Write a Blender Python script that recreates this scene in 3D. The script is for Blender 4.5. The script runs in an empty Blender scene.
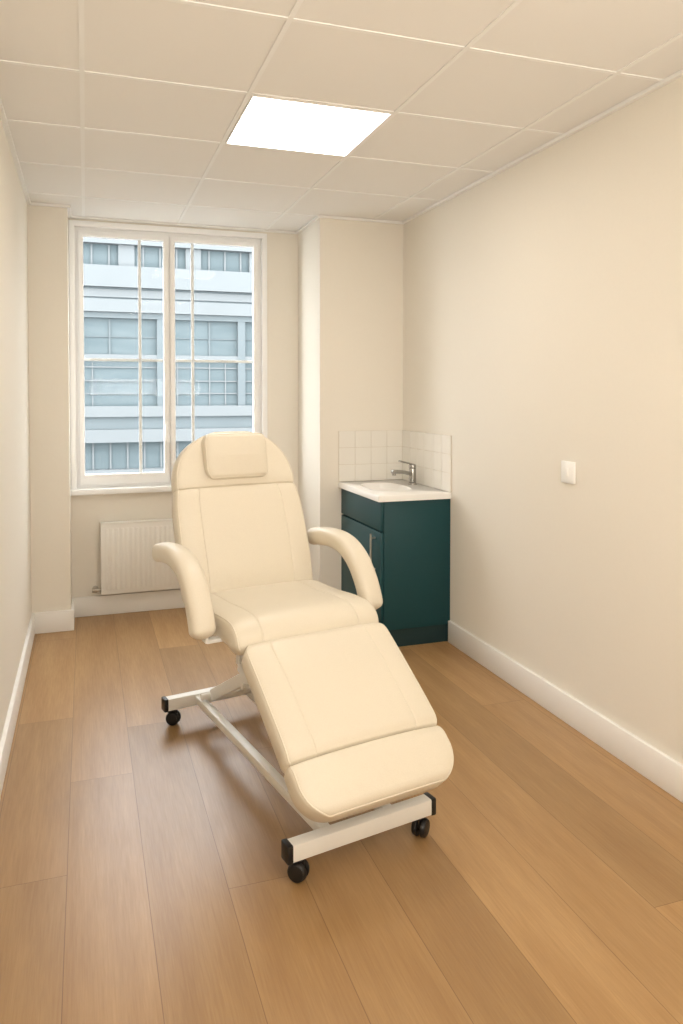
import bpy, bmesh, math, random
from mathutils import Vector, Matrix
random.seed(3)
scene = bpy.context.scene
scene.view_settings.view_transform = 'Standard'
scene.view_settings.look = 'None'
COL = scene.collection

# ---------------------------------------------------------------- materials
def srgb(r, g, b):
    def c(v):
        v /= 255.0
        return v/12.92 if v <= 0.04045 else ((v+0.055)/1.055)**2.4
    return (c(r), c(g), c(b), 1)

class NT:
    def __init__(self, name):
        self.m = bpy.data.materials.new(name); self.m.use_nodes = True
        self.t = self.m.node_tree; self.n = self.t.nodes; self.n.clear()
        self.out = self.n.new('ShaderNodeOutputMaterial')
    def node(self, typ, **kw):
        nd = self.n.new(typ)
        for k, v in kw.items(): setattr(nd, k, v)
        return nd
    def link(self, a, b): self.t.links.new(a, b)
    def setin(self, sock, v):
        if isinstance(v, bpy.types.NodeSocket): self.link(v, sock)
        else: sock.default_value = v
    def math(self, op, a, b=0.0, c=None):
        nd = self.node('ShaderNodeMath', operation=op)
        self.setin(nd.inputs[0], a); self.setin(nd.inputs[1], b)
        if c is not None: self.setin(nd.inputs[2], c)
        return nd.outputs[0]
    def mix(self, f, a, b, mode='MIX'):
        nd = self.node('ShaderNodeMix', data_type='RGBA', blend_type=mode)
        self.setin(nd.inputs[0], f); self.setin(nd.inputs[6], a); self.setin(nd.inputs[7], b)
        return nd.outputs[2]
    def bsdf(self, color, rough=0.5, metal=0.0, spec=0.5, normal=None, coat=0.0):
        p = self.node('ShaderNodeBsdfPrincipled')
        self.setin(p.inputs['Base Color'], color); self.setin(p.inputs['Roughness'], rough)
        p.inputs['Metallic'].default_value = metal
        p.inputs['Specular IOR Level'].default_value = spec
        p.inputs['Coat Weight'].default_value = coat
        if normal is not None: self.link(normal, p.inputs['Normal'])
        self.link(p.outputs[0], self.out.inputs[0])
        return p
    def noise(self, vec, scale, detail=3.0, rough=0.5):
        nd = self.node('ShaderNodeTexNoise')
        if vec is not None: self.link(vec, nd.inputs['Vector'])
        nd.inputs['Scale'].default_value = scale; nd.inputs['Detail'].default_value = detail
        nd.inputs['Roughness'].default_value = rough
        return nd.outputs['Fac']
    def bump(self, h, strength, dist=0.001):
        nd = self.node('ShaderNodeBump'); self.link(h, nd.inputs['Height'])
        nd.inputs['Strength'].default_value = strength; nd.inputs['Distance'].default_value = dist
        return nd.outputs[0]
    def objco(self):
        return self.node('ShaderNodeTexCoord').outputs['Object']

def simple(name, col, rough=0.5, metal=0.0, spec=0.5, nscale=40.0, bstr=0.15, var=0.04, bd=0.001, coat=0.0):
    k = NT(name); oc = k.objco()
    n = k.noise(oc, nscale, 3)
    dark = tuple(c*(1-var*2) for c in col[:3])+(1,)
    c = k.mix(n, dark, col)
    k.bsdf(c, rough, metal, spec, k.bump(n, bstr, bd), coat)
    return k.m

M_wall = simple('wall_paint', srgb(238, 232, 220), 0.75, spec=0.25, nscale=60, bstr=0.10, var=0.010)
M_trim = simple('trim_paint', srgb(248, 246, 241), 0.45, nscale=20, bstr=0.03, var=0.01)
M_tilec = simple('ceiling_tile', srgb(244, 242, 238), 0.9, spec=0.1, nscale=350, bstr=0.2, var=0.015)
M_grid = simple('ceiling_grid_paint', srgb(248, 247, 244), 0.5, nscale=10, bstr=0.0, var=0.01)
M_frame = simple('window_frame_paint', srgb(250, 250, 249), 0.4, nscale=15, bstr=0.03, var=0.01)
M_bars = simple('glazing_bar_paint', srgb(238, 242, 243), 0.5, nscale=15, bstr=0.03, var=0.02)
k = NT('cream_vinyl'); oc = k.objco()
n1 = k.noise(oc, 260, 3); n2 = k.noise(oc, 9, 2)
c = k.mix(n1, srgb(216, 206, 187), srgb(224, 215, 197))
hh = k.math('ADD', k.math('MULTIPLY', n1, 0.10), k.math('MULTIPLY', n2, 1.3))
k.bsdf(c, 0.40, 0, 0.45, k.bump(hh, 0.8, 0.004)); M_vinyl = k.m
M_metalw = simple('white_powder_coat', srgb(238, 236, 230), 0.35, nscale=80, bstr=0.03, var=0.01)
M_black = simple('black_plastic', srgb(22, 21, 21), 0.45, nscale=80, bstr=0.05, var=0.05)
M_steel = simple('brushed_steel', srgb(190, 186, 178), 0.3, metal=1.0, nscale=200, bstr=0.03, var=0.03)
M_chrome = simple('chrome', srgb(172, 170, 166), 0.2, metal=1.0, nscale=50, bstr=0.0, var=0.01)
M_teal = simple('teal_lacquer', srgb(17, 67, 73), 0.5, spec=0.4, nscale=60, bstr=0.03, var=0.03)
M_tealdark = simple('teal_plinth', srgb(13, 48, 52), 0.6, nscale=60, bstr=0.03, var=0.03)
M_ceramic = simple('white_ceramic', srgb(246, 243, 238), 0.18, nscale=8, bstr=0.0, var=0.01)
M_tile = simple('white_glazed_tile', srgb(240, 236, 227), 0.25, nscale=12, bstr=0.02, var=0.01)
M_grout = simple('grout', srgb(222, 214, 200), 0.9, nscale=200, bstr=0.2, var=0.02)
M_rad = simple('radiator_enamel', srgb(248, 246, 240), 0.35, nscale=20, bstr=0.0, var=0.01)
M_plastic = simple('white_plastic', srgb(252, 251, 247), 0.3, nscale=20, bstr=0.0, var=0.01)
M_conc = simple('pale_cladding', (.150, .162, .165, 1), 0.9, spec=.05, nscale=1.5, bstr=0.1, var=0.06)
M_conc2 = simple('grey_cladding', (.120, .139, .145, 1), 0.9, spec=.05, nscale=1.5, bstr=0.1, var=0.08)
M_street = simple('asphalt', (.13, .13, .13, 1), 0.9, spec=.1, nscale=6, bstr=0.1, var=0.08)

k = NT('building_glass'); oc = k.objco()
mp = k.node('ShaderNodeMapping'); k.link(oc, mp.inputs[0]); mp.inputs['Scale'].default_value = (0.5, 0.5, 2.5)
n = k.noise(mp.outputs[0], 2.0, 4)
c = k.mix(n, (.064, .086, .093, 1), (.118, .141, .147, 1))
k.bsdf(c, 0.5, spec=0.05); M_bwin = k.m

k = NT('window_glass')
tr = k.node('ShaderNodeBsdfTransparent'); tr.inputs[0].default_value = (0.98, 0.985, 0.99, 1)
gl = k.node('ShaderNodeBsdfGlossy'); gl.inputs['Roughness'].default_value = 0.02
mx = k.node('ShaderNodeMixShader'); mx.inputs[0].default_value = 0.003
k.link(tr.outputs[0], mx.inputs[1]); k.link(gl.outputs[0], mx.inputs[2]); k.link(mx.outputs[0], k.out.inputs[0])
M_glass = k.m

def emis(name, col, s):
    k = NT(name); e = k.node('ShaderNodeEmission'); e.inputs[0].default_value = col; e.inputs[1].default_value = s
    k.link(e.outputs[0], k.out.inputs[0]); return k.m
M_light = emis('light_diffuser', (1.0, 0.94, 0.86, 1), 12.9)

# floor
def floor_mat():
    k = NT('oak_planks'); oc = k.objco()
    sp = k.node('ShaderNodeSeparateXYZ'); k.link(oc, sp.inputs[0])
    x, y = sp.outputs[0], sp.outputs[1]
    W = 0.226
    px = k.math('DIVIDE', k.math('ADD', x, 0.065), W)
    ix = k.math('FLOOR', px); fx = k.math('FRACT', px)
    offs = {-2: 1.1, -1: 2.39, 0: 2.963, 1: 3.38, 2: 2.17, 3: 3.0, 4: 1.25, 5: 3.5, 6: 1.0, 7: 3.9, 8: 3.08, 9: 2.0}
    off = None
    for i, v in offs.items():
        t = k.math('MULTIPLY', k.math('COMPARE', ix, float(i), 0.5), v)
        off = t if off is None else k.math('ADD', off, t)
    L = k.math('SUBTRACT', 2.2, k.math('MULTIPLY', k.math('COMPARE', ix, -1.0, 0.5), 1.03))
    py = k.math('DIVIDE', k.math('SUBTRACT', y, off), L)
    iy = k.math('FLOOR', py); fy = k.math('FRACT', py)
    cb = k.node('ShaderNodeCombineXYZ'); k.link(ix, cb.inputs[0]); k.link(iy, cb.inputs[1])
    wn2 = k.node('ShaderNodeTexWhiteNoise', noise_dimensions='3D'); k.link(cb.outputs[0], wn2.inputs['Vector'])
    r = wn2.outputs['Value']
    def stretched(sx, sy, scale, det, rgh=0.5):
        c2 = k.node('ShaderNodeCombineXYZ')
        k.link(k.math('MULTIPLY', x, sx), c2.inputs[0]); k.link(k.math('MULTIPLY', y, sy), c2.inputs[1])
        k.link(k.math('MULTIPLY', r, 37.0), c2.inputs[2])
        return k.noise(c2.outputs[0], scale, det, rgh)
    g1 = stretched(12, 1.4, 1.0, 4, .55)
    g2 = stretched(170, 7.0, 1.0, 4, 0.65)
    g3 = stretched(480, 18, 1.0, 2)
    g1s = k.math('MULTIPLY_ADD', g1, 1.3, -0.15)
    base = k.mix(g1s, srgb(156, 118, 74), srgb(190, 154, 106))
    g2s = k.math('MAXIMUM', k.math('MULTIPLY_ADD', g2, 2.4, -0.75), 0.0)
    base = k.mix(k.math('MULTIPLY', g2s, 0.32), base, srgb(124, 88, 54))
    base = k.mix(k.math('MULTIPLY', g3, 0.20), base, srgb(110, 78, 48))
    br = k.math('ADD', k.math('MULTIPLY', r, 0.30), 0.86)
    sc = k.node('ShaderNodeCombineXYZ')
    for i in range(3): k.link(br, sc.inputs[i])
    base = k.mix(1.0, base, sc.outputs[0], 'MULTIPLY')
    ex = k.math('MULTIPLY', k.math('MINIMUM', fx, k.math('SUBTRACT', 1.0, fx)), W)
    ey = k.math('MULTIPLY', k.math('MINIMUM', fy, k.math('SUBTRACT', 1.0, fy)), L)
    e = k.math('MINIMUM', ex, ey)
    gap = k.math('LESS_THAN', e, 0.0012)
    col = k.mix(k.math('MULTIPLY', gap, 0.5), base, srgb(84, 56, 34))
    h = k.math('ADD', k.math('MULTIPLY', g2, 0.4), k.math('MULTIPLY', k.math('MINIMUM', e, 0.003), 300.0))
    rough = k.math('ADD', k.math('MULTIPLY', g2, 0.15), 0.28)
    k.bsdf(col, rough, spec=0.5, normal=k.bump(h, 0.12, 0.001))
    return k.m
M_floor = floor_mat()

# ---------------------------------------------------------------- mesh helpers
def finish(bm, name, mats, parent=None, loc=(0, 0, 0), rot=(0, 0, 0), smooth=True, angle=40):
    bmesh.ops.recalc_face_normals(bm, faces=bm.faces[:])
    me = bpy.data.meshes.new(name)
    if smooth:
        for f in bm.faces: f.smooth = True
    bm.to_mesh(me); bm.free()
    if not isinstance(mats, (list, tuple)): mats = [mats]
    for m in mats: me.materials.append(m)
    if smooth: me.set_sharp_from_angle(angle=math.radians(angle))
    ob = bpy.data.objects.new(name, me)
    COL.objects.link(ob)
    ob.location = loc; ob.rotation_euler = rot
    if parent: ob.parent = parent
    return ob

def merge(bm, t, mi=0, mat=None):
    mp = {}
    for v in t.verts:
        co = v.co if mat is None else mat @ v.co
        mp[v] = bm.verts.new(co)
    for f in t.faces:
        try:
            nf = bm.faces.new([mp[v] for v in f.verts]); nf.material_index = mi
        except ValueError: pass
    t.free()

def add_box(bm, lo, hi, bev=0.0, seg=2, mi=0, mat=None):
    lo, hi = Vector(lo), Vector(hi)
    t = bmesh.new()
    bmesh.ops.create_cube(t, size=1.0)
    for v in t.verts:
        v.co = Vector(((lo[i]+hi[i])/2+v.co[i]*(hi[i]-lo[i]) for i in range(3)))
    if bev > 0:
        bmesh.ops.bevel(t, geom=t.edges[:], offset=bev, segments=seg, affect='EDGES', profile=0.5)
    merge(bm, t, mi, mat)

def add_frame(bm, x0, x1, z0, z1, wl, wr, wb, wt, y0, y1, bev=0.003):
    """one mitred rectangular frame in the XZ plane"""
    t = bmesh.new()
    O = [(x0, z0), (x1, z0), (x1, z1), (x0, z1)]
    I = [(x0+wl, z0+wb), (x1-wr, z0+wb), (x1-wr, z1-wt), (x0+wl, z1-wt)]
    V = {}
    for key, ring in (('o', O), ('i', I)):
        for yk, y in (('f', y0), ('b', y1)):
            V[key+yk] = [t.verts.new((a, y, c)) for a, c in ring]
    for i in range(4):
        j = (i+1) % 4
        t.faces.new((V['of'][i], V['of'][j], V['if'][j], V['if'][i]))
        t.faces.new((V['ob'][i], V['ob'][j], V['ib'][j], V['ib'][i]))
        t.faces.new((V['of'][i], V['of'][j], V['ob'][j], V['ob'][i]))
        t.faces.new((V['if'][i], V['if'][j], V['ib'][j], V['ib'][i]))
    bmesh.ops.recalc_face_normals(t, faces=t.faces[:])
    if bev > 0:
        es = [e for e in t.edges if e.calc_face_angle(0) > 0.5]
        bmesh.ops.bevel(t, geom=es, offset=bev, segments=2, affect='EDGES', profile=0.5)
    merge(bm, t)

def add_cyl(bm, p0, p1, r0, r1=None, seg=24, mi=0, bev=0.0):
    p0, p1 = Vector(p0), Vector(p1); r1 = r0 if r1 is None else r1
    d = p1-p0; L = d.length
    t = bmesh.new()
    bmesh.ops.create_cone(t, cap_ends=True, segments=seg, radius1=r0, radius2=r1, depth=L)
    if bev > 0:
        es = [e for e in t.edges if all(abs(abs(v.co.z)-L/2) < 1e-6 for v in e.verts)]
        bmesh.ops.bevel(t, geom=es, offset=bev, segments=3, affect='EDGES', profile=0.5)
    q = Vector((0, 0, 1)).rotation_difference(d.normalized()).to_matrix().to_4x4()
    merge(bm, t, mi, Matrix.Translation((p0+p1)/2) @ q)

def add_beam(bm, p0, p1, w, h, bev=0.004, up=(0, 0, 1), mi=0):
    p0, p1 = Vector(p0), Vector(p1); d = (p1-p0); L = d.length; d.normalize()
    x = d.cross(Vector(up)).normalized(); z = x.cross(d).normalized()
    R = Matrix((x, d, z)).transposed().to_4x4()
    t = bmesh.new(); bmesh.ops.create_cube(t, size=1.0)
    for v in t.verts: v.co = Vector((v.co.x*w, v.co.y*L, v.co.z*h))
    if bev > 0: bmesh.ops.bevel(t, geom=t.edges[:], offset=bev, segments=2, affect='EDGES', profile=0.5)
    merge(bm, t, mi, Matrix.Translation((p0+p1)/2) @ R)

def box(name, lo, hi, mat, parent=None, bev=0.0, origin=None, seg=2):
    lo, hi = Vector(lo), Vector(hi)
    o = Vector(origin) if origin is not None else Vector(((lo.x+hi.x)/2, (lo.y+hi.y)/2, lo.z))
    bm = bmesh.new(); add_box(bm, lo-o, hi-o, bev, seg)
    return finish(bm, name, mat, parent, o)

def catmull(pts, n=12):
    P = [Vector(p) for p in pts]
    P = [P[0]*2-P[1]]+P+[P[-1]*2-P[-2]]
    out = []
    for i in range(1, len(P)-2):
        for j in range(n):
            t = j/n; a, b, c, d = P[i-1], P[i], P[i+1], P[i+2]
            out.append(0.5*((2*b)+(-a+c)*t+(2*a-5*b+4*c-d)*t*t+(-a+3*b-3*c+d)*t**3))
    out.append(P[-2])
    return out

class Path2:
    def __init__(self, pts, n=16):
        self.p = catmull([(a, b, 0) for a, b in pts], n)
        self.l = [0]
        for a, b in zip(self.p, self.p[1:]): self.l.append(self.l[-1]+(b-a).length)
        self.L = self.l[-1]
    def raw(self, s):
        if s <= 0:
            d = (self.p[1]-self.p[0]).normalized(); return self.p[0]+d*s
        if s >= self.L:
            d = (self.p[-1]-self.p[-2]).normalized(); return self.p[-1]+d*(s-self.L)
        for i in range(len(self.l)-1):
            if self.l[i+1] >= s:
                f = (s-self.l[i])/max(1e-9, self.l[i+1]-self.l[i])
                return self.p[i].lerp(self.p[i+1], f)
    def at(self, s):
        e = 0.006
        d = (self.raw(s+e)-self.raw(s-e)).normalized()
        return self.raw(s), Vector((-d.y, d.x, 0))

def tube_loop(name, pts, r, mat, parent, seg=8):
    """closed thin tube through pts"""
    bm = bmesh.new(); n = len(pts); rings = []
    for i in range(n):
        d = (pts[(i+1) % n]-pts[i-1]).normalized()
        x = d.cross(Vector((0.13, 0.31, 0.94))).normalized()
        if rings_prev := (rings[-1][1] if rings else None):
            x = (rings_prev-d*rings_prev.dot(d)).normalized()
        y = d.cross(x)
        ring = [bm.verts.new(pts[i]+(x*math.cos(2*math.pi*j/seg)+y*math.sin(2*math.pi*j/seg))*r) for j in range(seg)]
        rings.append((ring, x))
    for i in range(n-1):
        a, b = rings[i][0], rings[i+1][0]
        for j in range(seg): bm.faces.new((a[j], a[(j+1) % seg], b[(j+1) % seg], b[j]))
    a, b = rings[-1][0], rings[0][0]
    sh = min(range(seg), key=lambda s: (a[0].co-b[s].co).length)
    for j in range(seg): bm.faces.new((a[j], a[(j+1) % seg], b[(j+1+sh) % seg], b[(j+sh) % seg]))
    return finish(bm, name, mat, parent, angle=80)

def cushion(name, pts, HW, T, mat, parent, yoff=0.6, seams=(), cross=(), hwf=None, crown=0.008, rc0=0.05, rc1=0.05,
            cap=0.035, e=8, lenseam=(0, 99), cdepth=0.006, pipe=0.0028, pc=0.972, pl=0.22, sd=0.6, wx=0.0):
    path = Path2(pts); L = path.L
    ps = set()
    N = 40
    for i in range(N+1):
        ps.add(round(math.sin(math.pi/2*(2*i/N-1)), 5))
    for i in range(-18, 19): ps.add(round(i/18*0.95, 5))
    for s in seams:
        for sg in (-1, 1):
            for d in (-0.025, -0.015, -0.009, -0.004, 0, 0.004, 0.009, 0.015, 0.025): ps.add(round(sg*s+d, 5))
    ps = sorted(p for p in ps if -1 <= p <= 1)
    q = [ps[0]]
    for p in ps[1:]:
        if p-q[-1] > 0.0025: q.append(p)
    if q[-1] < 1: q[-1] = 1.0
    ps = q
    ls = set()
    K = 60
    for i in range(K+1): ls.add(round(L*i/K, 5))
    for i in range(12):
        a = math.pi/2*i/12
        ls.add(round(cap*(1-math.cos(a)), 5)); ls.add(round(L-cap*(1-math.cos(a)), 5))
        ls.add(round(rc0*(1-math.cos(a)), 5)); ls.add(round(L-rc1*(1-math.cos(a)), 5))
    for s in cross:
        for d in (-0.012, -0.008, -0.005, -0.0025, 0, 0.0025, 0.005, 0.008, 0.012): ls.add(round(s+d, 5))
    ls = sorted(l for l in ls if 0 <= l <= L)
    q = [ls[0]]
    for l in ls[1:]:
        if l-q[-1] > 0.0006: q.append(l)
    ls = q
    bm = bmesh.new(); rings = []
    for l in ls:
        hw = hwf(l, L) if hwf else HW
        if l < rc0: hw -= rc0*(1-math.sqrt(max(0, 1-((rc0-l)/rc0)**2)))
        if L-l < rc1: hw -= rc1*(1-math.sqrt(max(0, 1-((rc1-(L-l))/rc1)**2)))
        for s in cross: hw -= 0.5*cdepth*math.exp(-((l-s)/0.008)**2)
        hw = max(hw, 0.01)
        f = 1.0
        m = min(l, L-l)
        if m < cap: f = (max(0, 1-((cap-m)/cap)**2.4))**(1/2.4)
        f = max(f, 0.03)
        P, n = path.at(l)
        ring = []
        cr = crown*min(1, m/0.12)**0.5
        for side in (1, -1):
            seq = ps if side == 1 else ps[::-1][1:-1]
            for p in seq:
                z = (max(0, 1-abs(p)**e))**(1/e)*T/2*f
                if side == 1:
                    z += cr*(1-p*p)
                    for s in seams:
                        if lenseam[0] < l < lenseam[1]:
                            z -= sd*0.0045*math.exp(-(((abs(p)-s)*hw)/0.0028)**2)*min(1, m/0.03)
                            z -= sd*0.003*math.exp(-(((abs(p)-s)*hw)/0.016)**2)*min(1, m/0.03)
                    for s in cross:
                        z -= cdepth*math.exp(-((l-s)/0.003)**2)
                        z -= cdepth*math.exp(-((l-s)/0.020)**2)
                    z -= T/2
                else: z = -T/2-z
                c = P+n*z
                ring.append(bm.verts.new((p*hw+wx, c.x-yoff, c.y)))
        rings.append(ring)
    for a, b in zip(rings, rings[1:]):
        M = len(a)
        for i in range(M):
            bm.faces.new((a[i], a[(i+1) % M], b[(i+1) % M], b[i]))
    bm.faces.new(rings[0]); bm.faces.new(rings[-1][::-1])
    loop = None
    if pipe:
        jr = min(range(len(ps)), key=lambda i: abs(ps[i]-pc)); jl = min(range(len(ps)), key=lambda i: abs(ps[i]+pc))
        i0 = min(range(len(ls)), key=lambda i: abs(ls[i]-cap*pl)); i1 = min(range(len(ls)), key=lambda i: abs(L-ls[i]-cap*pl))
        loop = [rings[i][jr].co.copy() for i in range(i0, i1+1)]
        loop += [rings[i1][j].co.copy() for j in range(jr-1, jl, -1)]
        loop += [rings[i][jl].co.copy() for i in range(i1, i0-1, -1)]
        loop += [rings[i0][j].co.copy() for j in range(jl+1, jr)]
        q = [loop[0]]
        for p_ in loop[1:]:
            if (p_-q[-1]).length > 0.004: q.append(p_)
        if (q[-1]-q[0]).length < 0.004: q.pop()
        loop = q
    ob = finish(bm, name, mat, parent, smooth=True, angle=75)
    if loop: tube_loop('piping', loop, pipe, mat, ob)
    return ob

def sweep(bm, pts, a, b, e=3.0, seg=28, n=14, capr=0.03, side=Vector((1, 0, 0)), mi=0):
    P = catmull(pts, n)
    l = [0]
    for u, v in zip(P, P[1:]): l.append(l[-1]+(v-u).length)
    L = l[-1]
    def raw(s):
        if s <= 0: return P[0]+(P[1]-P[0]).normalized()*s
        if s >= L: return P[-1]+(P[-1]-P[-2]).normalized()*(s-L)
        for i in range(len(l)-1):
            if l[i+1] >= s: return P[i].lerp(P[i+1], (s-l[i])/max(1e-9, l[i+1]-l[i]))
    ls = sorted(set([round(L*i/50, 5) for i in range(51)]+[round(capr*(1-math.cos(math.pi/2*i/8)), 5) for i in range(9)]+[round(L-capr*(1-math.cos(math.pi/2*i/8)), 5) for i in range(9)]))
    rings = []
    for s in ls:
        c = raw(s); d = (raw(s+.004)-raw(s-.004)).normalized()
        x = (side-d*side.dot(d)).normalized(); y = x.cross(d)
        m = min(s, L-s); f = 1.0
        if m < capr: f = math.sqrt(max(0.0, 1-((capr-m)/capr)**2))
        f = max(f, 0.05)
        ring = []
        for i in range(seg):
            t = 2*math.pi*i/seg; ct, st = math.cos(t), math.sin(t)
            ring.append(bm.verts.new(c+x*(a*f*math.copysign(abs(ct)**(2/e), ct))+y*(b*f*math.copysign(abs(st)**(2/e), st))))
        rings.append(ring)
    for r, q in zip(rings, rings[1:]):
        for i in range(seg):
            f = bm.faces.new((r[i], r[(i+1) % seg], q[(i+1) % seg], q[i])); f.material_index = mi
    bm.faces.new(rings[0]); bm.faces.new(rings[-1][::-1])

def empty(name, loc, rot=(0, 0, 0)):
    o = bpy.data.objects.new(name, None); o.empty_display_size = 0.1
    COL.objects.link(o); o.location = loc; o.rotation_euler = rot
    return o

def struct(o): o["kind"] = "structure"; return o

# ---------------------------------------------------------------- room
XL, XR, H = -0.32, 2.02, 2.60
YF, YB = -1.4, 5.18
YP = 4.65          # right pier face
YPL = 4.90         # left pier face
XP, XPL = 1.436, -0.096
struct(box('floor', (XL-.1, YF-.1, -0.1), (XR+.1, YB+.25, 0), M_floor, origin=(0, 0, 0)))
struct(box('wall_left', (XL-.1, YF-.1, 0), (XL, YB+.25, H+.1), M_wall))
struct(box('wall_right', (XR, YF-.1, 0), (XR+.1, YB+.25, H+.1), M_wall))
struct(box('wall_front', (XL, YF-.1, 0), (XR, YF, H+.1), M_wall))
WX0, WX1, WZ0, WZ1 = -0.064, 1.180, 0.83, 2.545
bm = bmesh.new()
add_frame(bm, XL, XR, 0, H+.1, WX0-XL, XR-WX1, WZ0, H+.1-WZ1, YB, YB+.25, bev=0)
struct(finish(bm, 'wall_back', M_wall, smooth=False))
struct(box('wall_pier_left', (XL, YPL, 0), (XPL, YB, H+.1), M_wall))
struct(box('wall_pier_right', (XP, YP, 0), (XR, YB, H+.1), M_wall))

# ceiling with recessed tiles and T grid
bm = bmesh.new()
add_box(bm, (XL, YF, H+.003), (XR, YB, H+.1))
gx = [-0.002+0.602*i for i in range(0, 4)]
gy = [2.852+0.6*i for i in range(-7, 4)]
g = 0.0085
for x in gx: add_box(bm, (x-g, YF, H-.001), (x+g, YB, H+.0035), mi=1)
for y in gy: add_box(bm, (XL, y-g, H-.0006), (XR, y+g, H+.0035), mi=1)
struct(finish(bm, 'ceiling', [M_tilec, M_grid], smooth=False))
bm = bmesh.new()
zt = H+.002; zb = H-.012
for lo, hi in [((XL, YF, zb), (XL+.02, YPL, zt)), ((XR-.02, YF, zb), (XR, YP, zt)),
               ((XL+.02, YPL-.02, zb), (XPL, YPL, zt)), ((XP, YP-.02, zb), (XR-.02, YP, zt)),
               ((XPL+.02, YB-.02, zb), (XP-.02, YB, zt)), ((XPL, YPL-.02, zb), (XPL+.02, YB, zt)),
               ((XP-.02, YP-.02, zb), (XP, YB, zt))]:
    add_box(bm, lo, hi)
struct(finish(bm, 'trim_1', M_grid, smooth=False))

# baseboards
BH, BT = 0.128, 0.018
def baseb(name, boxes):
    bm = bmesh.new()
    for lo, hi in boxes: add_box(bm, lo, hi, 0.003)
    struct(finish(bm, name, M_trim))
baseb('baseboard_left', [((XL, YF+BT, 0), (XL+BT, YPL-BT, BH))])
baseb('baseboard_right', [((XR-BT, YF+BT, 0), (XR, 3.945, BH))])
baseb('baseboard_back', [((XL, YPL-BT, 0), (XPL+BT, YPL, BH)), ((XPL, YPL, 0), (XPL+BT, YB-BT, BH)),
                         ((XPL, YB-BT, 0), (XP, YB, BH)), ((XP-BT, YP, 0), (XP, YB-BT, BH)), ((XP-BT, YP-BT, 0), (1.565, YP, BH))])
baseb('baseboard_front', [((XL, YF, 0), (XR, YF+BT, BH))])

# window -----------------------------------------------------------
bm = bmesh.new()
A = 0.03
add_frame(bm, WX0-A, WX1+A, WZ0-.02, WZ1+A, A+.004, A+.004, .024, A+.004, YB-.014, YB+.004)
fy0, fy1 = YB+.03, YB+.10
F = 0.03
add_frame(bm, WX0, WX1, WZ0, WZ1, F, F, F, F, fy0, fy1)
add_box(bm, (.528, fy0+.002, WZ0+F-.002), (.562, fy1-.002, WZ1-F+.002), .002)
add_frame(bm, WX0-.001, WX1+.001, WZ0-.001, WZ1+.001, .005, .005, .005, .005, YB+.0045, fy0+.002, bev=0)
win = struct(finish(bm, 'window_1', M_frame))
win["label"] = "tall white double casement window overlooking an office building"
struct(box('trim_2', (WX0-.04, YB-.045, WZ0-.03), (WX1+.04, YB+.028, WZ0+.006), M_frame, bev=.005))
def sash(x0, x1, bar):
    z0, z1 = WZ0+F-.004, WZ1-F+.004
    w = 0.034
    bm = bmesh.new(); y0, y1 = fy0-.012, fy0+.04
    add_frame(bm, x0, x1, z0, z1, w, w, .07, w, y0, y1, .004)
    s = finish(bm, 'sash', M_frame, win)
    zc = 1.683
    bm = bmesh.new()
    add_box(bm, (bar-.010, y0+.026, z0+.06), (bar+.010, y0+.0385, z1-.025), .002)
    finish(bm, 'glazing_bar', M_bars, s)
    bm = bmesh.new()
    add_box(bm, (x0+.025, y0+.028, zc-.009), (x1-.025, y0+.0380, zc+.009), .002)
    finish(bm, 'glazing_bar', M_bars, s)
    bm = bmesh.new(); add_box(bm, (x0+.02, y0+.040, z0+.05), (x1-.02, y0+.044, z1-.02))
    finish(bm, 'window_pane', M_glass, s, smooth=False)
    return s
s1 = sash(-.040, .538, .350)
s2 = sash(.546, 1.154, .700)
bm = bmesh.new()
add_box(bm, (.506, fy0-.022, 1.20), (.528, fy0-.010, 1.27), .003); add_box(bm, (.510, fy0-.045, 1.13), (.524, fy0-.03, 1.25), .005)
add_cyl(bm, (.517, fy0-.04, 1.24), (.517, fy0-.015, 1.24), .007)
finish(bm, 'window_handle', M_plastic, s1)

# ceiling lights -----------------------------------------------------
def light_panel(x, y):
    e = empty('ceiling_light_panel', (x, y, H))
    e["label"] = "square flush LED ceiling panel, glowing white, in the tile grid"; e["category"] = "ceiling light"
    e["group"] = "ceiling light panels"
    bm = bmesh.new(); a, b = .290, .284
    for lo, hi in [((-a, -a, -.003), (-b, a, .003)), ((b, -a, -.003), (a, a, .003)), ((-b, -a, -.003), (b, -b, .003)), ((-b, b, -.003), (b, a, .003))]:
        add_box(bm, lo, hi)
    finish(bm, 'frame', M_grid, e, smooth=False)
    bm = bmesh.new(); add_box(bm, (-b, -b, -.002), (b, b, .0025))
    finish(bm, 'diffuser', M_light, e, smooth=False)
light_panel(.903, 3.152)
light_panel(.903, 0.752)
light_panel(.903, -0.448)
# added fill light behind the camera to brighten the ceiling, no real fitting
ld = bpy.data.lights.new('ceiling_fill', 'AREA'); ld.shape = 'RECTANGLE'; ld.size = 1.6; ld.size_y = .4
ld.energy = 50; ld.color = (1.0, .955, .90)
lo_ = bpy.data.objects.new('ceiling_fill', ld); COL.objects.link(lo_)
lo_.location = (.85, -1.05, 1.55); lo_.rotation_euler = (math.radians(180-38), 0, 0)

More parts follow.
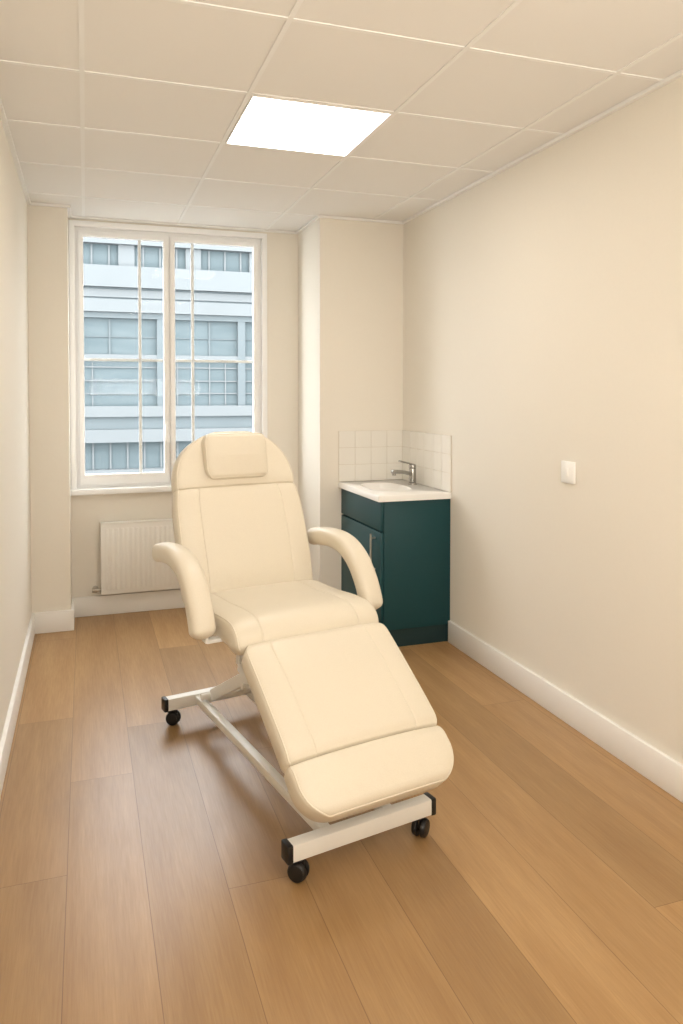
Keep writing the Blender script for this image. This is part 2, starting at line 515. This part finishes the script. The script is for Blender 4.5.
# ---------------------------------------------------------------- outside building
def building():
    root = empty('office_building', (1.5, 16, -3))
    root["label"] = "pale modern office building with ribbon windows seen through the glass"; root["category"] = "building"
    ox, oy, oz = 1.5, 16, -3
    def lb(bm, x0, x1, y0, y1, z0, z1, bev=0, mi=0):
        add_box(bm, (x0-ox, y0-oy, z0-oz), (x1-ox, y1-oy, z1-oz), bev, mi=mi)
    X0, X1 = -9, 13
    bm = bmesh.new()
    lb(bm, X0, X1, 16.25, 22, -3, 4.78, mi=1)
    for z0, z1, y in [(4.50, 4.82, 16.0), (3.62, 4.05, 15.95), (3.42, 3.58, 16.05), (3.12, 3.38, 16.0), (2.16, 2.26, 16.1),
                      (.98, 1.20, 16.0), (.46, .72, 15.95), (-.35, -.1, 16.0), (-1.6, -.9, 16.0)]:
        lb(bm, X0, X1, y, 16.3, z0, z1)
    for z0, z1, y in [(3.0, 3.119, 16.08), (.721, .979, 16.08), (3.581, 3.619, 16.08), (3.381, 3.419, 16.08)]:
        lb(bm, X0, X1, y, 16.3, z0, z1, mi=1)
    finish(bm, 'facade', [M_conc, M_conc2], root, smooth=False)
    bm = bmesh.new()
    for z0, z1 in [(4.05, 4.5), (2.26, 3.0), (1.20, 2.16), (-.10, .46), (-.9, -.35)]:
        lb(bm, X0+.3, X1-.3, 16.19, 16.23, z0, z1)
    finish(bm, 'ribbon_glazing', M_bwin, root, smooth=False)
    bm = bmesh.new()
    x = X0+.3
    i = 0
    while x < X1-.3:
        lb(bm, x-.018, x+.018, 16.16, 16.2, 4.05, 4.5)
        lb(bm, x-.018, x+.018, 16.16, 16.2, -.1, .46)
        if i % 3 == 0:
            lb(bm, x-.018, x+.018, 16.16, 16.2, 2.26, 3.0, mi=1)
        if i % 10 < 7: lb(bm, x-.013, x+.013, 16.16, 16.2, 1.2, 2.1)
        if i % 4 == 0: lb(bm, x-.16, x+.16, 16.10, 16.2, 4.05, 4.5)
        if i % 5 == 0: lb(bm, x-.08, x+.08, 16.09, 16.2, .98, 3.0, mi=1)
        x += .34; i += 1
    for z in (2.0, 1.72, 1.46): lb(bm, X0+.3, X1-.3, 16.155, 16.2, z-.012, z+.012)
    for z in (2.62,): lb(bm, X0+.3, X1-.3, 16.165, 16.2, z-.008, z+.008, mi=1)
    finish(bm, 'mullion_grid', [M_conc, M_conc2], root, smooth=False)
building()
g_ = struct(box('ground', (-14, 5.7, -3.3), (18, 24, -3.001), M_street))

# ---------------------------------------------------------------- radiator
def radiator():
    X0, X1, Z0, Z1 = .086, 1.02, .145, .612
    root = empty('radiator', ((X0+X1)/2, YB-.055, Z0))
    root["label"] = "white ribbed panel radiator on the wall under the window"; root["category"] = "radiator"
    w = (X1-X0)/2; h = Z1-Z0
    bm = bmesh.new()
    add_box(bm, (-w, -.012, 0), (w, .03, h), .006)
    n = 28; pitch = (2*w-.05)/n
    for i in range(n):
        xc = -w+.025+pitch*(i+.5)
        add_box(bm, (xc-pitch*.33, -.018, .03), (xc+pitch*.33, -.01, h-.035), .004)
    finish(bm, 'panel', M_rad, root)
    bm = bmesh.new()
    add_box(bm, (-w-.001, -.02, h-.004), (w+.001, .04, h+.004), .003)
    for i in range(60):
        xc = -w+.02+(2*w-.04)*i/59
        add_box(bm, (xc-.002, -.012, h+.003), (xc+.002, .034, h+.006))
    finish(bm, 'top_grille', M_rad, root)
    bm = bmesh.new()
    add_cyl(bm, (-w-.045, .01, .03), (-w+.004, .01, .03), .009); add_cyl(bm, (-w-.035, .01, .03), (-w-.035, .0545, .03), .009)
    add_cyl(bm, (-w-.022, .01, .03), (-w-.055, .01, .03), .018, .014, bev=.003)
    add_cyl(bm, (-w-.035, .046, .03), (-w-.035, .0545, .03), .020, bev=.001)
    finish(bm, 'valve', M_steel, root)
    for sx in (-1, 1):
        bm = bmesh.new()
        add_box(bm, (sx*w*.7-.02, .025, .05), (sx*w*.7+.02, .0545, h-.05))
        finish(bm, 'wall_bracket', M_rad, root)
radiator()

# ---------------------------------------------------------------- vanity cabinet
CX0, CX1, CY0, CY1 = 1.58, 2.019, 3.95, 4.648
CZ = .845
root = empty('vanity_cabinet', ((CX0+CX1)/2, (CY0+CY1)/2, 0))
root["label"] = "dark teal basin cabinet with drawer front and door in the corner"; root["category"] = "cabinet"
ro = Vector(root.location)
def rb(bm, lo, hi, bev=0, seg=2): add_box(bm, Vector(lo)-ro, Vector(hi)-ro, bev, seg)
bm = bmesh.new()
rb(bm, (CX0+.02, CY0, .105), (CX1, CY0+.018, CZ), .0015)
rb(bm, (CX0+.02, CY1-.018, .105), (CX1, CY1, CZ), .0015)
rb(bm, (CX0+.02, CY0+.018, .105), (CX1, CY1-.018, .123))
rb(bm, (CX1-.012, CY0+.018, .123), (CX1, CY1-.018, CZ))
rb(bm, (CX0+.02, CY0+.018, CZ-.03), (CX0+.036, CY1-.018, CZ))
finish(bm, 'body', M_teal, root)
bm = bmesh.new(); rb(bm, (CX0+.05, CY0+.012, 0), (CX1, CY1, .105)); finish(bm, 'plinth', M_tealdark, root)
bm = bmesh.new(); rb(bm, (CX0, CY0+.002, .676), (CX0+.019, CY1-.002, CZ-.004), .003); finish(bm, 'drawer_front', M_teal, root)
bm = bmesh.new(); rb(bm, (CX0, CY0+.002, .108), (CX0+.019, CY1-.002, .667), .003); door = finish(bm, 'door', M_teal, root)
bm = bmesh.new()
hy = 4.035
p = lambda x, y, z: Vector((x, y, z))-ro
add_cyl(bm, p(CX0-.028, hy, .42), p(CX0-.028, hy, .65), .0065, bev=.001)
for z in (.445, .625): add_cyl(bm, p(CX0-.028, hy, z), p(CX0+.001, hy, z), .005)
h = finish(bm, 'handle', M_steel, door); h["label"] = "brushed steel bar handle"

# washbasin top
def basin():
    x0, x1, y0, y1 = CX0-.018, XR-.001, CY0-.014, YP-.001
    z0, z1 = CZ+.0005, .882
    cx, cy = (x0+x1)/2, (y0+y1)/2
    root = empty('washbasin', (cx, cy, z0))
    root["label"] = "white moulded washbasin top with oval bowl on the teal cabinet"; root["category"] = "sink"
    hx, hy_ = (x1-x0)/2, (y1-y0)/2; h = z1-z0
    bm = bmesh.new(); N = 72
    bx, by, bcx = .128, .215, -.045
    def rect(t, ax, ay):
        c, s = math.cos(t), math.sin(t)
        m = min(ax/abs(c) if abs(c) > 1e-6 else 9, ay/abs(s) if abs(s) > 1e-6 else 9)
        return c*m, s*m
    angs = [2*math.pi*i/N for i in range(N)]
    ca = math.atan2(hy_, hx)
    for cc in (ca, math.pi-ca, math.pi+ca, 2*math.pi-ca):
        j = min(range(N), key=lambda i: abs(angs[i]-cc)); angs[j] = cc
    rings = []
    def ring(fn): rings.append([bm.verts.new(fn(t)) for t in angs])
    ring(lambda t: (*rect(t, hx-.02, hy_-.02), .002))
    ring(lambda t: (*rect(t, hx, hy_), 0))
    ring(lambda t: (*rect(t, hx, hy_), h-.005))
    ring(lambda t: (*rect(t, hx-.005, hy_-.005), h))
    def sup(t, sx, sy, e=2.6):
        c, s = math.cos(t), math.sin(t)
        return bcx+sx*math.copysign(abs(c)**(2/e), c), sy*math.copysign(abs(s)**(2/e), s)
    for f, dz in [(1.08, 0), (1.04, .003), (1.0, .001), (.975, -.006), (.94, -.022), (.88, -.045), (.75, -.068), (.55, -.080), (.3, -.086), (.09, -.088)]:
        ring(lambda t, f=f, dz=dz: (*sup(t, bx*f, by*f), h+dz))
    for a, b in zip(rings, rings[1:]):
        for i in range(N): bm.faces.new((a[i], a[(i+1) % N], b[(i+1) % N], b[i]))
    bm.faces.new(rings[-1])
    finish(bm, 'basin_top', M_ceramic, root, angle=50)
    bm = bmesh.new(); add_cyl(bm, (bcx, 0, h-.089), (bcx, 0, h-.083), .020, bev=.002)
    finish(bm, 'drain', M_chrome, root)
    R = Matrix.Rotation(math.radians(14), 3, 'Z')
    bx_, by_ = .168, .065
    def q(dx, dz, dy=0): 
        v = R @ Vector((dx, dy, 0)); return Vector((bx_+v.x, by_+v.y, h+dz))
    sd = R @ Vector((0, 1, 0))
    bm = bmesh.new()
    add_cyl(bm, q(0, -.002), q(0, .010), .029, bev=.003)
    add_cyl(bm, q(0, .008), q(0, .104), .024, .023, bev=.003)
    sweep(bm, [q(0, .066), q(-.06, .080), q(-.12, .089), q(-.160, .090)], .017, .012, e=5, seg=24, side=sd, capr=.003)
    add_cyl(bm, q(-.146, .066), q(-.146, .088), .012)
    tap = finish(bm, 'tap', M_chrome, root); tap["label"] = "chrome single-lever mixer tap"
    bm = bmesh.new()
    add_cyl(bm, q(0, .105), q(0, .128), .024, .022, bev=.004)
    sweep(bm, [q(0.01, .126), q(-.03, .136), q(-.065, .145), q(-.105, .155)], .013, .005, e=5, seg=20, side=sd, capr=.003)
    finish(bm, 'tap_lever', M_chrome, tap)
basin()

# tile splashback (one bonded surface)
sb = bmesh.new()
tz0, tz1 = .883, 1.215
nz = 3; th = (tz1-tz0)/nz
sx0 = CX0-.018
nx = 4; tw = (XR-.008-sx0)/nx
gp = .0014
add_box(sb, (sx0, YP-.0062, tz0), (XR-.001, YP-.0005, tz1), mi=1)
for i in range(nx):
    for j in range(nz):
        add_box(sb, (sx0+tw*i+gp, YP-.008, tz0+th*j+gp), (sx0+tw*(i+1)-gp, YP-.003, tz0+th*(j+1)-gp), .001, 1)
ny = 6; sy0 = CY0-.014; tw = (YP-.008-sy0)/ny
add_box(sb, (XR-.0062, sy0, tz0), (XR-.0005, YP-.008, tz1), mi=1)
for i in range(ny):
    for j in range(nz):
        add_box(sb, (XR-.008, sy0+tw*i+gp, tz0+th*j+gp), (XR-.003, sy0+tw*(i+1)-gp, tz0+th*(j+1)-gp), .001, 1)
o = finish(sb, 'tile_splashback', [M_tile, M_grout])
o["label"] = "small white glazed tile splashback above the basin"; o["category"] = "wall tiles"

# light switch
root = empty('light_switch', (XR-.0005, 2.81, 1.112))
root["label"] = "white single rocker light switch on the cream wall"; root["category"] = "light switch"
bm = bmesh.new(); add_box(bm, (-.012, -.047, -.048), (0, .047, .048), .003); finish(bm, 'plate', M_plastic, root)
bm = bmesh.new(); add_box(bm, (-.017, -.011, -.019), (-.010, .011, .019), .002); finish(bm, 'rocker', M_plastic, root)

# ---------------------------------------------------------------- treatment chair
ch = empty('treatment_chair', (.697, 2.774, 0), (0, 0, math.radians(11.2)))
ch["label"] = "cream upholstered reclining beauty treatment chair on white wheeled base"; ch["category"] = "treatment chair"
YO = .6
def C(w, s, z): return Vector((w, s-YO, z))

def hwb(l, L):
    a = L-.245
    if l <= a:
        return .283+.004*math.sin(l/a*math.pi)-.010*math.exp(-((l-a)/.05)**2)
    x = (l-a)/.247
    return .273*math.sqrt(max(0, 1-x**2.5))
bp = [(.845, .625), (.885, .77), (.945, .92), (1.005, 1.06), (1.055, 1.18), (1.085, 1.30)]
Lb = Path2(bp).L
back = cushion('backrest', bp, .285, .085, M_vinyl, ch, seams=(.66,), cross=(Lb-.245,), hwf=hwb, rc0=.04, rc1=.001, lenseam=(0, Lb-.25), crown=.012, cap=.03, sd=.55)
seat = cushion('seat', [(.325, .585), (.345, .645), (.40, .680), (.50, .683), (.66, .672), (.865, .668)], .285, .10, M_vinyl, ch, seams=(.66,), rc0=.04, rc1=.02, crown=.012, sd=.55)
lp = [(-.160, .262), (-.096, .326), (-.030, .382), (.07, .458), (.20, .550), (.325, .634)]
Lfold = Path2(lp[:3]).L
leg = cushion('leg_rest', lp, .280, .085, M_vinyl, ch, seams=(.66,), cross=(Lfold,), rc0=.11, rc1=.05, crown=.018, lenseam=(Lfold, 99), cdepth=.013, sd=.42, wx=.008)
pil = cushion('head_pillow', [(.994, 1.098), (1.018, 1.193), (1.042, 1.295)], .146, .066, M_vinyl, back, crown=.016, rc0=.05, rc1=.05, cap=.024, e=6, pc=.95, pl=.35)

def arm(sg):
    bm = bmesh.new()
    pts = [C(sg*.346, s, z) for s, z in [(.985, .820), (.90, .836), (.78, .844), (.68, .830), (.60, .788), (.542, .724), (.507, .66), (.490, .608)]]
    sweep(bm, pts, .045, .038, e=2.9, seg=32, capr=.032)
    a = finish(bm, 'armrest', M_vinyl, ch, angle=75)
    bm = bmesh.new()
    add_beam(bm, C(sg*.23, .50, .598), C(sg*.335, .50, .598), .04, .012, .002)
    add_beam(bm, C(sg*.335, .50, .594), C(sg*.335, .50, .66), .04, .012, .002, up=(1, 0, 0))
    finish(bm, 'armrest_bracket', M_metalw, a)
arm(-1); arm(1)

bm = bmesh.new()
for sg in (-1, 1):
    add_beam(bm, C(sg*.17, .40, .555), C(sg*.17, .90, .555), .03, .04)
    add_beam(bm, C(sg*.13, .93, .57), C(sg*.13, 1.09, 1.02), .03, .025)
    add_beam(bm, C(sg*.13, .35, .51), C(sg*.13, .03, .31), .03, .025)
for s in (.42, .66, .90): add_beam(bm, C(-.185, s, .545), C(.185, s, .545), .03, .03)
finish(bm, 'upper_frame', M_metalw, ch)

bm = bmesh.new()
for s in (0.0, 1.225):
    add_beam(bm, C(-.258, s, .098), C(.258, s, .098), .045, .052, .004)
for sg in (-1, 1):
    add_beam(bm, C(sg*.115, .02, .10), C(sg*.115, 1.205, .10), .034, .034, .003)
finish(bm, 'base_frame', M_metalw, ch)
for s in (0.0, 1.225):
    for sg in (-1, 1):
        bm = bmesh.new()
        add_beam(bm, C(sg*.252, s, .098), C(sg*.272, s, .098), .050, .057, .005)
        finish(bm, 'end_cap', M_black, ch)
bm = bmesh.new()
for sg in (-1, 1):
    add_beam(bm, C(sg*.075, 1.13, .135), C(sg*.075, .40, .525), .028, .05, .006)
    add_beam(bm, C(sg*.045, .16, .125), C(sg*.045, .90, .335), .02, .045, .006)
add_cyl(bm, C(-.13, 1.13, .135), C(.13, 1.13, .135), .014); add_cyl(bm, C(-.10, .42, .52), C(.10, .42, .52), .014)
add_cyl(bm, C(-.13, .16, .12), C(.13, .16, .12), .012); add_cyl(bm, C(-.10, .74, .31), C(.10, .74, .31), .012)
add_beam(bm, C(-.045, .90, .335), C(-.045, .88, .54), .02, .04, .005, up=(0, 1, 0)); add_beam(bm, C(.045, .90, .335), C(.045, .88, .54), .02, .04, .005, up=(0, 1, 0))
finish(bm, 'lift_mechanism', M_metalw, ch)
bm = bmesh.new()
add_cyl(bm, C(0, .25, .15), C(0, .58, .34), .024, bev=.004); add_cyl(bm, C(0, .56, .33), C(0, .78, .52), .012)
a = finish(bm, 'actuator', M_black, ch); a["label"] = "black lift actuator"

def caster(w, s, ang):
    e = bpy.data.objects.new('caster', None); COL.objects.link(e); e.parent = ch
    e.location = C(w, s, 0); e.rotation_euler = (0, 0, ang); e.empty_display_size = .03
    bm = bmesh.new()
    R = .032
    for sg in (-1, 1):
        add_cyl(bm, (sg*.006, 0, R), (sg*.024, 0, R), R, R*.84, seg=32, bev=.005)
    add_cyl(bm, (-.008, 0, R), (.008, 0, R), .012)
    finish(bm, 'wheel', M_black, e)
    bm = bmesh.new()
    add_cyl(bm, (0, 0, .03), (0, 0, .074), .007); add_box(bm, (-.005, -.02, .035), (.005, .026, .066), .004)
    add_cyl(bm, (0, .0, .064), (0, 0, .074), .016, bev=.002)
    finish(bm, 'fork', M_black, e)
caster(-.225, 0, .7); caster(.225, 0, -1.0); caster(-.225, 1.225, .9); caster(.225, 1.225, .2)

# ---------------------------------------------------------------- world
w = bpy.data.worlds.new('World'); scene.world = w; w.use_nodes = True
nt = w.node_tree; nt.nodes.clear()
bg = nt.nodes.new('ShaderNodeBackground'); out = nt.nodes.new('ShaderNodeOutputWorld')
bg.inputs[0].default_value = (0.95, 0.98, 1.0, 1); bg.inputs[1].default_value = 8.2
nt.links.new(bg.outputs[0], out.inputs[0])

# ---------------------------------------------------------------- camera
cd = bpy.data.cameras.new('camera'); cam = bpy.data.objects.new('camera', cd); COL.objects.link(cam)
cam.location = (0, 0, 1.46)
cam.rotation_euler = (math.radians(90-1.5), 0, math.radians(-18.8))
cd.sensor_width = 36; cd.lens = 752/1024*36
cd.shift_y = -98.9/1024
cd.clip_start = 0.02; cd.clip_end = 200
scene.camera = cam
